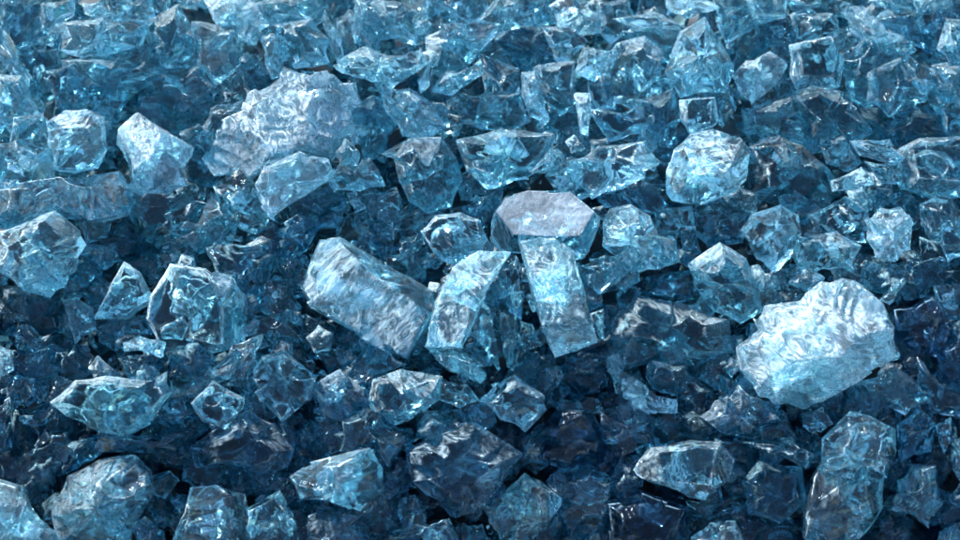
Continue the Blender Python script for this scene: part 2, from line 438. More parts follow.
# ------------------------------------------------------------------ the pieces seen in the photograph
# (outline in photo pixels, height step above the heap, kind of glass, options, nickname or None)
PIECES = [
 # --- standing out on top
 ([(734,346),(757,329),(752,317),(761,306),(800,300),(820,282),(842,279),(857,285),(880,305),(892,327),(896,355),(870,372),(822,402),(803,408),(775,404),(760,395),(739,370)], 4, 'milky', dict(frost=1.0, rip=1.5, facets=[(120,22,1.0),(60,40,1.0),(200,38,.95),(265,50,.85),(330,42,1.0)], fface={0:1.0,1:.9,2:1.0,3:.8,4:.8}), 'big milky boulder', 'large milky white glass boulder with curved ridges, standing highest on the right'),
 ([(518,241),(540,237),(554,237),(573,252),(583,285),(597,342),(577,351),(555,358),(543,330),(530,290)], 5.6, 'pale', dict(bites=0, jag=.02, frost=.75, rip=1.4, facets=[(190,12,1.0),(10,55,1.0),(265,35,1.1)], fface={0:1.25,1:.1,2:.7}), 'upright rippled prism', 'upright bright rectangular prism with rippled face at the centre of the heap'),
 ([(498,214),(508,200),(530,193),(568,193),(597,218),(592,240),(577,262),(545,256),(502,250),(490,240)], 2.8, 'matte', dict(depth=.75, bites=0, jag=.01, frost=.1, facets=[(95,10,.85),(268,50,.02),(205,58,.9),(335,58,.9)], fface={0:1.0,1:.0,2:.05,3:.05}), 'frosted hexagonal plate', 'hexagonal teal piece with a frosted greyish top face above the centre prism'),
 ([(302,288),(320,240),(340,237),(432,291),(437,312),(407,359),(388,353),(312,308)], 4, 'clear', dict(bites=0, jag=.03, frost=.5, rip=1.2, facets=[(235,18,1.0),(50,46,.95),(150,40,1.1)], fface={0:1.0,1:.05,2:.5}), 'tilted oblong block', 'thick tilted oblong block of pale blue glass with crazed front face, left of centre'),
 ([(424,347),(435,302),(452,268),(470,254),(491,245),(513,250),(501,268),(486,292),(474,325),(462,348)], 5, 'pale', dict(bites=0, jag=.03, frost=.55, rip=1.2, facets=[(160,16,1.0),(70,38,1.0),(340,40,1.0)], fface={0:.95,1:.8,2:.1}), 'leaning bright bar', 'leaning bright bar of glass between the oblong block and the centre prism'),
 ([(138,113),(150,121),(195,148),(192,156),(182,168),(188,185),(165,195),(148,198),(131,189),(127,165),(116,150),(119,130)], 4, 'milky', dict(frost=.95, rip=1.0, facets=[(100,25,1.0),(250,35,1.0),(10,35,1.0),(180,35,1.0)], fface={0:.9,1:.8,2:1.0,3:.5}), 'white notched crystal', 'whitest notched crystal at upper left, frosted with a pointed right edge'),
 ([(205,160),(222,138),(226,122),(246,112),(252,98),(272,90),(287,73),(306,79),(325,77),(338,88),(350,86),(357,108),(347,118),(356,126),(352,142),(338,146),(330,158),(304,154),(286,163),(268,166),(250,180),(232,172),(218,176)], 3, 'milky', dict(frost=.7, rip=1.8, facets=[(110,14,1.0),(205,36,.95),(20,34,1.0),(285,42,.95),(160,30,1.0)], fface={0:.9,1:.5,2:1.0,3:.6,4:.8}), 'wrinkled pale boulder', 'largest wrinkled pale boulder in the upper left with a jagged right edge'),
 ([(255,186),(265,166),(300,152),(330,158),(337,175),(312,190),(288,205),(270,220),(262,207)], 4, 'milky', dict(frost=.8, rip=1.0), 'speckled white wedge', 'speckled white wedge hanging below the wrinkled pale boulder'),
 ([(667,203),(666,170),(673,150),(690,134),(712,129),(738,138),(749,152),(746,180),(735,192),(702,205)], 4, 'pale', dict(bites=0, jag=.03, frost=.45, rip=.9, facets=[(80,22,1.0),(265,40,1.0),(180,45,1.0),(350,45,1.0)], fface={0:.95,1:.35,2:.2,3:.5}), 'cube with frosted lid', 'cube-like bright piece with frosted top face and white lower rim, upper right'),
 ([(820,474),(822,438),(850,410),(870,416),(893,429),(897,450),(887,478),(850,485)], 5, 'pale', dict(frost=.4, rip=1.0, jag=.04), 'upper craggy cube', 'craggy pale cube at the lower right, stacked on a taller block below the boulder'),
 ([(803,517),(811,476),(821,460),(850,478),(886,474),(885,506),(872,524),(858,540),(820,550),(803,538)], 4, 'clear', dict(frost=.45, rip=1.0, jag=.04), 'tall craggy block', 'tall craggy blue block at the bottom right edge carrying the craggy cube'),
 ([(0,232),(35,219),(55,210),(80,232),(86,245),(75,270),(65,285),(50,296),(25,290),(-6,270)], 4, 'pale', dict(rim=0.5, frost=.35, rip=1.1), 'slotted pale rock', 'large pale rounded rock with dark slots at the left edge'),
 ([(46,122),(65,110),(86,109),(104,117),(107,150),(98,168),(75,173),(52,170),(47,145)], 4, 'clear', dict(rim=0.5, frost=.15, rip=.8, facets=[(90,50,1.0),(270,14,1.0),(0,48,1.0),(180,48,1.0)], fface={0:.8,1:.1,2:.2,3:.1}), 'arched clear block', 'clear block with a white arched top edge at upper left'),
 ([(-5,192),(60,179),(115,173),(127,190),(127,213),(95,222),(60,215),(20,228),(-5,225)], 3, 'clear', dict(frost=.45, rip=1.4), 'long lumpy slab', 'long lumpy slab lying across the left edge above the slotted rock'),
 ([(603,224),(610,208),(630,205),(650,215),(660,235),(678,240),(680,262),(660,270),(640,273),(620,262),(603,246)], 4, 'clear', dict(frost=.55, rip=1.2), 'speckled lump', 'speckled bright blue lump just right of the hexagonal plate'),
 ([(420,231),(435,215),(460,212),(480,220),(488,240),(478,253),(455,266),(444,262),(432,250)], 4, 'clear', dict(rim=0.5, frost=.1, rip=.8, facets=[(200,15,1.0),(40,45,1.0),(270,50,1.0),(130,50,1.0)]), 'dark-windowed dome', 'clear dome with dark windows and white ribs left of the hexagonal plate'),
 ([(740,231),(752,215),(780,205),(798,215),(800,235),(791,258),(775,272),(758,262),(750,246)], 4, 'pale', dict(frost=.4, rip=1.2), 'sparkling nugget', 'sparkling pale nugget above the big milky boulder'),
 ([(865,220),(880,208),(900,207),(912,225),(910,250),(895,262),(875,258),(866,240)], 4, 'milky', dict(frost=.6, rip=1.0), 'striped oval pebble', 'oval pebble with upright milky stripes near the right edge'),
 ([(250,377),(262,356),(285,350),(300,362),(317,377),(310,400),(295,412),(282,423),(262,402)], 4, 'pale', dict(frost=.15, rip=.8), 'bright faceted nugget', 'bright faceted clear nugget in the lower left beside the small cube'),
 ([(190,403),(213,380),(245,398),(243,408),(225,430),(202,421)], 4, 'teal', dict(rim=0.5, frost=.05, rip=.4, facets=[(0,8,1.0),(100,50,1.0),(225,50,1.0),(330,50,1.0)]), 'small clear cube', 'small clear teal cube standing on one corner in the lower left'),
 ([(54,503),(68,476),(100,460),(135,455),(151,470),(157,490),(140,522),(130,548),(60,548),(52,516)], 4, 'clear', dict(frost=.6, rip=1.4), 'ribbed blue rock', 'ribbed blue rock near the bottom left corner'),
 ([(-8,478),(20,485),(28,500),(42,520),(58,532),(64,560),(-8,560)], 4, 'milky', dict(frost=.6, rip=1.0), 'corner pale slab', 'pale frosted slab cut off by the bottom left corner'),
 ([(190,487),(215,485),(245,495),(252,515),(250,550),(168,550),(185,510)], 4, 'pale', dict(facets=[(250,14,1.0),(95,48,1.0),(180,50,1.0),(0,48,1.05)], frost=.4, rip=1.3), 'crumpled bright lump', 'crumpled bright lump at the bottom edge, left part'),
 ([(248,508),(280,490),(291,510),(297,525),(302,550),(257,550),(246,527)], 4.5, 'clear', dict(frost=.3, rip=.8, facets=[(150,10,1.0),(50,50,1.0),(330,50,1.0)]), 'square streaked slab', 'square streaked slab at the bottom edge with a sharp upper corner'),
 ([(290,477),(308,463),(350,452),(370,448),(382,468),(385,490),(360,511),(330,500),(300,499)], 4, 'clear', dict(frost=.6, rip=1.1, fface={0:.35}), 'frost-speckled block', 'dusky block with a whitish speckled right end at the bottom left of centre'),
 ([(478,401),(490,385),(515,375),(545,395),(547,410),(525,432),(500,420)], 4, 'clear', dict(rim=0.5, frost=.15, rip=.7), 'rhombic clear block', 'rhombic clear block with white lower rim below the centre prism'),
 ([(485,506),(525,473),(540,481),(565,500),(545,530),(525,541),(500,541),(488,521)], 4, 'clear', dict(frost=.6, rip=1.0), 'blue diamond block', 'diamond shaped blue block at the bottom centre'),
 ([(603,371),(615,366),(645,385),(660,398),(683,400),(680,413),(650,416),(630,405),(606,385)], 4, 'pale', dict(frost=.5, rip=.8), 'pale curved strip', 'pale curved strip lying left of the big milky boulder'),
 ([(632,470),(650,448),(690,440),(720,442),(735,460),(730,480),(705,500),(690,497),(660,485),(640,478)], 4, 'clear', dict(rim=0.5, frost=.0, rip=.7, facets=[(90,12,1.0),(265,48,1.0),(0,48,1.0),(180,50,1.0)], fface={1:.6,2:.2,3:.3}), 'boat-shaped piece', 'dark boat-shaped piece with a pale lower rim at the bottom right of centre'),
 ([(50,402),(75,380),(105,376),(150,381),(168,371),(172,392),(145,428),(125,437),(98,431),(66,416)], 4, 'teal', dict(rim=0.5, frost=.0, rip=.7, facets=[(90,10,1.0),(250,50,1.0),(320,50,1.0),(140,50,1.0)], fface={1:.6,2:.6,3:.2}), 'bowl with bright rim', 'bowl shaped piece with a bright lower rim at the left'),
 ([(732,76),(745,60),(770,50),(788,65),(775,85),(752,104),(742,95)], 3.5, 'milky', dict(frost=.8, rip=1.2), 'white pitted lump', 'white pitted lump in the upper right, pointed at the bottom'),
 ([(846,6),(862,9),(882,28),(910,42),(936,60),(917,66),(895,49),(862,41),(845,25)], 3.5, 'pale', dict(frost=.6, rip=1.3), 'slanting pale ridge', 'slanting pale ridge piece near the top right corner'),
 ([(322,4),(330,20),(342,40),(345,60),(338,66),(326,34),(316,10)], 4, 'pale', dict(frost=.4, rip=.6), 'slim pale blade', 'slim pale blade leaning at the top, above the wrinkled boulder'),
 ([(200,-6),(240,-6),(262,5),(270,25),(255,45),(240,40),(215,25)], 3.5, 'milky', dict(frost=.8, rip=1.3), 'frosted top lump', 'frosted bright lump at the top edge, left third'),
 ([(432,30),(441,27),(438,60),(430,86),(420,96),(418,80),(429,56)], 4, 'pale', dict(frost=.3, rip=.5), 'upright thin blade', 'thin upright pale blade near the top centre left'),
 ([(573,92),(590,93),(592,115),(588,136),(580,134)], 4, 'milky', dict(frost=.7, rip=1.0), 'speckled white stub', 'narrow speckled white stub in the upper middle'),
 ([(386,90),(410,93),(430,108),(441,125),(426,135),(404,132),(391,113)], 3, 'pale', dict(rim=0.5, frost=.4, rip=1.0), 'curled bright piece', 'curled bright piece right of the wrinkled pale boulder'),
 ([(900,150),(920,140),(965,138),(965,195),(930,196),(900,186)], 3, 'clear', dict(rim=0.5, frost=.15, rip=1.2, facets=[(90,10,1.0),(265,42,1.0),(180,50,1.0)], fface={1:.6,2:.4}), 'ringed clear rock', 'clear rock with a dark hollow and pale rim at the right edge'),
 ([(922,206),(935,197),(950,200),(964,215),(964,256),(948,260),(940,242),(925,235)], 3, 'clear', dict(frost=.3, rip=1.0), 'right-edge blue rock', 'mottled blue rock at the right edge under the ringed rock'),
 ([(690,265),(720,245),(745,260),(757,290),(760,310),(740,322),(715,310),(700,290)], 3, 'teal', dict(rim=0.5, frost=.1, rip=1.0), 'streaked teal nugget', 'streaked teal nugget touching the upper left of the milky boulder'),
 ([(14,46),(45,35),(74,12),(79,24),(52,42),(20,57)], 3.5, 'pale', dict(frost=.45, rip=.8), 'slanting top-left sliver', 'slanting bright sliver near the top left corner'),
 ([(96,318),(110,288),(124,264),(138,271),(154,300),(128,317)], 3, 'clear', dict(rim=0.5, frost=.15, rip=.4, facets=[(90,8,1.0),(150,55,1.0),(20,55,1.0),(270,55,1.0)], fface={1:.4,2:.4,3:.4}), 'triangular shard', 'clear triangular shard with pale edges in the left middle'),
 ([(205,246),(262,245),(271,256),(265,290),(250,300),(235,292),(214,276)], 2.5, 'deep', dict(rim=0.5, frost=.05, rip=.4), 'dark square pane', 'dark square pane with a pale right edge in the left middle'),
 ([(205,272),(232,278),(246,298),(244,347),(222,350),(220,305)], 3, 'pale', dict(rim=0.5, frost=.3, rip=.7), 'upright curved rib', 'upright curved pale rib under the dark square pane'),
 ([(222,347),(244,345),(233,374),(208,395),(158,399),(160,383),(195,374),(211,360)], 3, 'pale', dict(rim=0.5, frost=.3, rip=.7), 'sickle-shaped rib', 'sickle shaped pale rib above the small clear cube'),
 ([(885,511),(897,480),(912,465),(935,465),(940,500),(926,527),(902,512)], 3.5, 'clear', dict(frost=.4, rip=.9), 'leaf-shaped blue piece', 'leaf shaped pale blue piece in the bottom right corner area'),
 ([(690,537),(710,523),(735,520),(748,550),(690,550)], 4, 'milky', dict(frost=.6, rip=1.0), 'bottom white tip', 'small frosted white tip rising from the bottom edge'),
 # --- the next layer, top to bottom
 ([(2,4),(40,-4),(42,34),(12,46)], 2.5, 'deep', dict(rim=0.25), None),
 ([(42,5),(76,0),(72,14),(45,33)], 2.5, 'teal', dict(rim=0.25), None),
 ([(82,3),(100,1),(109,12),(96,19),(84,14)], 3.5, 'pale', dict(rim=0.25, rip=.7, frost=.7), None),
 ([(100,-5),(150,-5),(148,18),(112,25),(105,15)], 2.5, 'clear', dict(rim=0.25, rip=.7, frost=.3), None),
 ([(60,25),(105,18),(150,22),(140,48),(105,62),(62,50)], 2.5, 'clear', dict(rim=0.25, frost=.45, rip=1.5), None),
 ([(68,62),(110,58),(150,45),(160,75),(120,98),(84,96)], 2.5, 'teal', dict(rim=0.25, frost=.15, rip=1.2), None),
 ([(150,30),(178,15),(195,40),(200,70),(165,66)], 2, 'teal', dict(rim=0.25), None),
 ([(-5,10),(8,25),(20,60),(45,95),(58,110),(40,107),(12,74),(-5,52)], 3.5, 'pale', dict(rim=0.25, frost=.35, rip=.8), None),
 ([(48,76),(75,68),(100,90),(90,108),(60,106)], 2, 'deep', dict(rim=0.25), None),
 ([(195,25),(235,30),(238,70),(215,80),(200,65)], 2.5, 'clear', dict(rim=0.25, rip=.7, frost=.4), None),
 ([(150,76),(195,72),(210,90),(185,112),(150,102)], 2.5, 'clear', dict(rim=0.25, rip=.7, frost=.2), None),
 ([(-5,150),(20,145),(45,150),(45,180),(10,186),(-5,182)], 3, 'pale', dict(rim=0.25, rip=.7, frost=.4), None),
 ([(18,122),(40,119),(48,145),(30,155),(15,140)], 2.5, 'clear', dict(rim=0.25, rip=.7, frost=.3), None),
 ([(-5,75),(20,80),(35,112),(15,122),(-5,118)], 2.5, 'clear', dict(rim=0.25, rip=.7, frost=.15), None),
 ([(85,222),(112,217),(106,236),(88,242)], 2, 'teal', dict(rim=0.5), None),
 ([(93,242),(130,217),(150,247),(140,262),(110,260)], 1, 'deep', {}, None),
 ([(130,216),(150,196),(180,195),(206,205),(195,230),(160,246),(140,236)], 2.5, 'teal', dict(frost=.15), None),
 ([(180,152),(205,140),(225,165),(215,182),(190,181)], 2, 'deep', dict(rim=0.25), None),
 ([(170,242),(190,222),(213,197),(235,224),(230,245),(200,252)], 2.5, 'clear', dict(frost=.4, rip=1.2), None),
 ([(215,187),(240,168),(258,187),(268,206),(268,225),(260,234),(240,226),(222,207)], 3, 'teal', dict(frost=.15), None),
 ([(184,132),(215,110),(238,106),(222,150),(206,166),(190,152)], 2.5, 'clear', dict(rim=0.25, frost=.25, rip=1.4), None),
 ([(262,5),(290,-5),(318,-3),(328,20),(310,25),(275,22)], 2.5, 'clear', dict(rim=0.25, frost=.3, rip=1.2), None),
 ([(274,30),(310,23),(324,40),(325,60),(296,64),(282,50)], 2.5, 'clear', dict(rim=0.25, rip=.7, frost=.15), None),
 ([(260,36),(273,30),(290,55),(286,72),(272,80),(262,56)], 3.5, 'pale', dict(rim=0.25, rip=.7, frost=.5), None),
 ([(238,58),(252,62),(270,82),(262,94),(243,85)], 1.5, 'deep', dict(rim=0.25), None),
 ([(356,-4),(368,2),(361,30),(355,48),(351,30)], 3.5, 'pale', dict(rim=0.25, rip=.7, frost=.3), None),
 ([(370,5),(400,8),(420,15),(412,40),(376,42),(364,25)], 2, 'clear', dict(rim=0.25, rip=.7, frost=.1), None),
 ([(325,66),(345,56),(365,46),(395,56),(420,50),(426,65),(410,76),(390,90),(372,85),(350,76),(335,73)], 3, 'pale', dict(rim=0.25, frost=.35, rip=1.2), None),
 ([(346,112),(380,96),(392,120),(385,128),(357,118)], 2, 'deep', dict(rim=0.25), None),
 ([(445,26),(475,24),(500,26),(482,46),(465,60),(446,46)], 3, 'clear', dict(rim=0.25, rip=.7, frost=.3), None),
 ([(430,92),(445,72),(482,58),(486,74),(452,96)], 3, 'teal', dict(rim=0.25, rip=.7, frost=.2), None),
 ([(335,152),(345,138),(360,150),(358,166),(340,168)], 3.5, 'teal', dict(rim=0.25), None),
 ([(340,162),(358,166),(366,152),(379,170),(386,186),(360,191),(332,189),(325,178)], 3, 'teal', dict(rim=0.25, rip=.7, frost=.35), None),
 ([(395,157),(410,141),(440,140),(455,160),(460,180),(450,205),(430,212),(410,200),(400,180)], 2.5, 'teal', dict(rim=0.25, rip=.7, frost=.05), None),
 ([(385,153),(405,142),(426,139),(420,146),(400,160)], 3, 'pale', dict(rim=0.25, frost=.4), None),
 ([(460,141),(500,130),(552,136),(545,160),(528,178),(490,186),(470,170)], 3, 'teal', dict(rim=0.25, frost=.25, rip=1.2), None),
 ([(530,172),(552,145),(562,152),(576,170),(560,178)], 3.5, 'teal', dict(rim=0.25, rip=.7, frost=.5), None),
 ([(576,162),(600,150),(640,145),(650,165),(640,176),(620,186),(596,193),(578,176)], 2.5, 'clear', dict(rim=0.25, rip=.7, frost=.2), None),
 ([(480,20),(500,-2),(516,4),(516,26),(500,31)], 3, 'teal', dict(rim=0.25, rip=.7, frost=.3), None),
 ([(517,-4),(545,-4),(550,20),(521,28)], 2, 'clear', dict(rim=0.25, rip=.7, frost=.2), None),
 ([(554,8),(565,-4),(580,4),(600,15),(598,30),(575,31),(560,26)], 3, 'pale', dict(rim=0.25, rip=.7, frost=.4), None),
 ([(600,4),(625,2),(642,20),(612,40),(601,28)], 2.5, 'teal', dict(rim=0.25, rip=.7, frost=.1), None),
 ([(503,42),(516,31),(546,32),(556,60),(541,70),(520,68)], 2.5, 'deep', dict(rim=0.25, rip=.7, frost=.1), None),
 ([(546,30),(570,29),(586,40),(566,60),(557,58)], 3, 'clear', dict(rim=0.25, rip=.7, frost=.2), None),
 ([(583,46),(600,50),(621,50),(607,75),(595,82),(574,72)], 3.5, 'clear', dict(rim=0.25, rip=.7, frost=.35, fface={0:.05,1:.8}), None),
 ([(607,68),(620,52),(642,46),(660,60),(656,90),(636,104),(612,96)], 2.5, 'clear', dict(rim=0.25, rip=.7, frost=.1), None),
 ([(620,20),(655,14),(690,30),(665,38),(640,30)], 2.5, 'clear', dict(rim=0.25, rip=.7, frost=.3), None),
 ([(655,-4),(700,-4),(722,8),(690,18),(670,12)], 3.5, 'milky', dict(rim=0.25, rip=.7, frost=.7), None),
 ([(630,34),(660,32),(688,38),(672,62),(643,46)], 2, 'teal', dict(rim=0.25, rip=.7, frost=.1), None),
 ([(665,72),(680,32),(705,16),(720,40),(736,70),(726,92),(700,92),(680,99)], 3, 'clear', dict(rim=0.25, frost=.3, rip=.8), None),
 ([(520,70),(535,70),(545,100),(550,119),(546,126),(530,118),(521,95)], 3.5, 'clear', dict(rim=0.25, rip=.7, frost=.3, fface={0:.1,1:.6}), None),
 ([(537,71),(570,68),(573,100),(560,112),(547,100)], 2.5, 'teal', dict(rim=0.25), None),
 ([(484,60),(515,72),(520,95),(490,96),(487,80)], 3, 'teal', dict(rim=0.25, rip=.7, frost=.3), None),
 ([(480,100),(515,98),(522,120),(500,130),(480,126)], 2.5, 'teal', dict(rim=0.25, rip=.7, frost=.1), None),
 ([(594,112),(640,110),(652,130),(612,138)], 2, 'deep', dict(rim=0.25), None),
 ([(590,82),(609,86),(612,106),(594,112)], 2, 'deep', dict(rim=0.25), None),
 ([(722,-4),(780,-4),(785,13),(760,20),(732,36),(722,22)], 3, 'clear', dict(rim=0.25, rip=.7, frost=.35), None),
 ([(760,22),(785,14),(790,42),(757,43)], 2, 'deep', dict(rim=0.25), None),
 ([(786,-5),(820,-5),(845,4),(840,15),(800,14)], 2.5, 'teal', dict(rim=0.25, rip=.7, frost=.1), None),
 ([(798,17),(830,16),(840,30),(820,42),(800,36)], 2.5, 'teal', dict(rim=0.25, rip=.7, frost=.1), None),
 ([(878,20),(895,8),(915,16),(920,45),(905,40)], 2.5, 'deep', dict(rim=0.25, rip=.7, frost=.1), None),
 ([(870,-5),(905,-5),(915,8),(890,10)], 3, 'clear', dict(rim=0.25, rip=.7, frost=.3), None),
 ([(915,4),(945,2),(957,25),(940,46),(925,46)], 2.5, 'deep', dict(rim=0.25, rip=.7, frost=.1), None),
 ([(948,24),(966,20),(966,68),(945,70),(940,50)], 3, 'clear', dict(rim=0.25, rip=.7, frost=.2), None),
 ([(790,46),(830,38),(842,60),(838,86),(800,92),(792,75)], 3, 'teal', dict(rim=0.5, frost=.0, facets=[(90,8,1.0),(265,48,1.0),(180,55,1.0),(0,55,1.0)], fface={1:.8,2:.3,3:.2}), 'dark-hearted cube', 'dark hearted cube with a white lower edge in the upper right'),
 ([(842,60),(870,42),(895,56),(882,80),(870,104),(855,96)], 2.5, 'teal', dict(rim=0.25, rip=.7, frost=.3), None),
 ([(872,76),(900,63),(925,86),(920,105),(890,112),(872,100)], 2.5, 'teal', dict(rim=0.25, rip=.7, frost=.1), None),
 ([(905,56),(936,75),(950,95),(935,106),(917,86)], 3, 'clear', dict(rim=0.25, rip=.7, frost=.2), None),
 ([(937,70),(966,66),(966,104),(947,98)], 2.5, 'clear', dict(rim=0.25, rip=.7, frost=.3), None),
 ([(678,100),(715,97),(719,125),(705,130),(690,136),(680,120)], 3, 'clear', dict(rim=0.5, frost=.05, facets=[(90,8,1.0),(265,45,1.0),(180,50,1.0),(0,55,1.0)], fface={1:.8,2:.6,3:.1}), 'white-footed cube', 'clear cube with a bright foot right above the frosted-lid cube'),
 ([(642,104),(670,95),(680,120),(668,140),(650,130)], 2, 'deep', dict(rim=0.25), None),
 ([(750,112),(790,100),(806,120),(800,140),(766,146),(752,130)], 2.5, 'teal', dict(rim=0.25, rip=.7, frost=.15), None),
 ([(792,100),(815,91),(850,100),(866,130),(840,142),(810,140)], 2.5, 'teal', dict(rim=0.25, frost=.2, rip=1.2), None),
 ([(870,112),(905,106),(935,120),(940,140),(900,150),(873,130)], 2, 'deep', dict(rim=0.25, frost=.15, rip=1.4), None),
 ([(938,104),(966,104),(966,138),(945,136)], 2.5, 'teal', dict(rim=0.25, rip=.7, frost=.1), None),
 ([(752,150),(780,141),(800,150),(830,175),(820,200),(790,206),(755,192)], 1.5, 'teal', dict(rim=0.25, rip=.7, frost=.1), None),
 ([(776,176),(787,160),(797,172),(782,182)], 2.5, 'pale', dict(rim=0.25, rip=.7, frost=.7), None),
 ([(824,142),(845,137),(856,160),(846,169),(830,161)], 3, 'clear', dict(rim=0.25, rip=.7, frost=.3), None),
 ([(850,141),(890,139),(906,158),(896,166),(860,156)], 3.5, 'clear', dict(rim=0.25, rip=.7, frost=.2), None),
 ([(830,181),(865,165),(876,184),(856,191),(832,192)], 3.5, 'pale', dict(rim=0.25, frost=.4), None),
 ([(866,162),(899,164),(900,184),(880,182)], 2.5, 'teal', dict(rim=0.25, rip=.7, frost=.2), None),
 ([(868,188),(900,190),(916,201),(898,206),(875,205)], 1.5, 'deep', dict(frost=.2), None),
 ([(815,216),(845,200),(864,213),(862,240),(836,234)], 2, 'teal', dict(frost=.2), None),
 ([(797,241),(835,233),(860,246),(850,270),(820,276),(800,263)], 3, 'teal', dict(rim=0.5, frost=.05, fface={2:.4}), None),
 ([(700,206),(720,201),(745,215),(740,240),(715,245),(695,230)], 2, 'deep', dict(frost=.2), None),
 ([(905,262),(935,258),(962,268),(962,285),(920,285)], 1.5, 'deep', {}, None),
 ([(865,262),(900,265),(905,278),(885,290),(862,282)], 2, 'teal', dict(frost=.1), None),
 ([(497,268),(515,262),(524,295),(520,318),(504,308)], 3, 'deep', {}, None),
 ([(508,292),(519,278),(523,300),(515,322)], 4, 'pale', dict(frost=.6), None),
 ([(424,347),(455,347),(480,361),(491,375),(480,384),(450,371),(426,358)], 4, 'clear', dict(frost=.3), None),
 ([(478,296),(490,308),(497,340),(501,374),(490,380),(479,350),(468,330)], 4, 'clear', dict(frost=.15), None),
 ([(500,312),(516,322),(522,345),(512,372),(502,350)], 3, 'clear', dict(frost=.1), None),
 ([(520,322),(532,325),(541,345),(524,352)], 3, 'teal', dict(frost=.1), None),
 ([(583,266),(600,256),(628,258),(630,270),(612,285),(600,295),(588,285)], 3, 'clear', dict(frost=.1), None),
 ([(610,340),(625,315),(640,301),(690,310),(720,322),(726,350),(692,364),(650,360),(620,366)], 2, 'teal', dict(rim=0.5, frost=.05, rip=1.0, jag=.1), None),
 ([(650,362),(692,364),(686,394),(662,396),(648,378)], 2.5, 'deep', dict(rim=0.5), None),
 ([(688,305),(700,298),(712,312),(706,320),(692,318)], 2, 'clear', dict(frost=.3), None),
 ([(640,298),(650,278),(690,272),(700,296),(670,304)], 1, 'deep', {}, None),
 ([(148,318),(152,296),(172,267),(205,272),(235,290),(243,320),(236,346),(212,350),(162,345)], 2.6, 'pale', dict(frost=.2, rim=1.0, rip=.7, jag=.04, bites=0, depth=.6, facets=[(120,10,1.0),(250,48,1.0),(10,50,1.0),(70,55,1.1)]), 'broad clear slab', 'broad clear slab in the left middle, inside the curve of pale ribs'),
 ([(63,300),(76,298),(98,315),(95,330),(75,343),(68,325)], 2.5, 'clear', dict(frost=.35), None),
 ([(-5,286),(25,292),(28,318),(-5,322)], 2, 'teal', dict(rim=0.5), None),
 ([(30,292),(62,298),(64,330),(30,342),(25,320)], 1, 'deep', {}, None),
 ([(15,352),(50,348),(62,370),(40,382),(15,376)], 2, 'deep', dict(frost=.2), None),
 ([(118,343),(140,336),(166,342),(163,359),(140,350),(124,352)], 3.5, 'pale', dict(frost=.6), None),
 ([(-4,343),(12,350),(14,370),(3,377),(-4,374)], 3.5, 'pale', dict(frost=.6), None),
 ([(170,353),(200,347),(211,364),(198,380),(172,376)], 2, 'deep', dict(rim=0.5, frost=.1), None),
 ([(100,318),(150,317),(162,332),(120,338),(100,335)], 1.5, 'deep', dict(frost=.1), None),
 ([(120,358),(150,354),(158,372),(130,378)], 1.5, 'deep', {}, None),
 ([(234,346),(262,336),(262,354),(250,373),(250,395),(230,385),(224,370)], 3, 'clear', dict(frost=.4), None),
 ([(195,447),(230,421),(250,412),(270,425),(290,450),(285,465),(265,473),(230,466),(200,466)], 3, 'blue', dict(rim=0.5, frost=.1), None),
 ([(-5,402),(10,399),(13,450),(-5,460)], 2.5, 'teal', dict(frost=.1), None),
 ([(16,406),(58,404),(60,440),(16,448)], 1, 'deep', dict(rim=.5), None),
 ([(-5,457),(30,440),(55,472),(50,500),(26,495),(-5,476)], 1, 'deep', dict(frost=.4), None),
 ([(57,446),(90,440),(95,456),(62,474)], 1.5, 'deep', dict(rim=.5), None),
 ([(82,434),(140,436),(165,416),(186,432),(176,452),(150,452),(98,452)], 1, 'blue', dict(frost=.2), None),
 ([(345,421),(365,408),(410,425),(414,446),(390,466),(374,448),(342,450)], 2, 'deep', dict(frost=.4), None),
 ([(370,401),(375,381),(400,372),(440,378),(438,400),(420,415),(395,423),(375,412)], 3, 'teal', dict(rim=0.5, frost=.1, fface={1:.5}), None),
 ([(415,431),(428,412),(460,408),(465,425),(440,448),(425,441)], 3, 'teal', dict(rim=0.5, frost=.05), None),
 ([(310,386),(340,371),(365,386),(369,403),(345,420),(315,411)], 2, 'blue', dict(frost=.6), None),
 ([(352,372),(365,341),(390,352),(405,364),(375,376),(370,390),(355,385)], 2.5, 'clear', dict(frost=.15), None),
 ([(440,382),(468,386),(478,400),(460,407),(442,400)], 2.5, 'clear', dict(frost=.15), None),
 ([(410,452),(440,430),(475,426),(518,455),(500,480),(480,510),(450,518),(415,480)], 2.5, 'blue', dict(rim=0.5, frost=.15), None),
 ([(383,534),(420,521),(450,518),(466,550),(385,550)], 3.5, 'blue', dict(frost=.3), None),
 ([(546,482),(560,470),(590,468),(612,480),(606,510),(600,536),(570,536),(563,510)], 3, 'blue', dict(frost=.35), None),
 ([(540,432),(560,411),(590,412),(605,440),(600,460),(570,470),(545,462)], 2, 'smoky', dict(frost=.3), None),
 ([(601,411),(630,400),(655,420),(655,448),(620,456),(602,440)], 2, 'blue', dict(frost=.6), None),
 ([(522,440),(542,432),(548,465),(536,474),(524,466)], 3, 'blue', dict(frost=.5), None),
 ([(716,402),(738,386),(760,400),(780,420),(752,440),(722,432),(702,416)], 2, 'blue', dict(frost=.6), None),
 ([(742,442),(790,438),(812,455),(806,468),(770,456)], 2.5, 'teal', dict(frost=.2), None),
 ([(606,502),(640,492),(686,508),(682,530),(655,550),(612,550)], 2.5, 'smoky', dict(frost=.3), None),
 ([(744,482),(760,462),(800,468),(804,500),(780,522),(750,512)], 2.5, 'deep', dict(rim=0.5, frost=.1), None),
 ([(803,414),(822,408),(832,424),(816,436),(804,426)], 3, 'blue', dict(frost=.3), None),
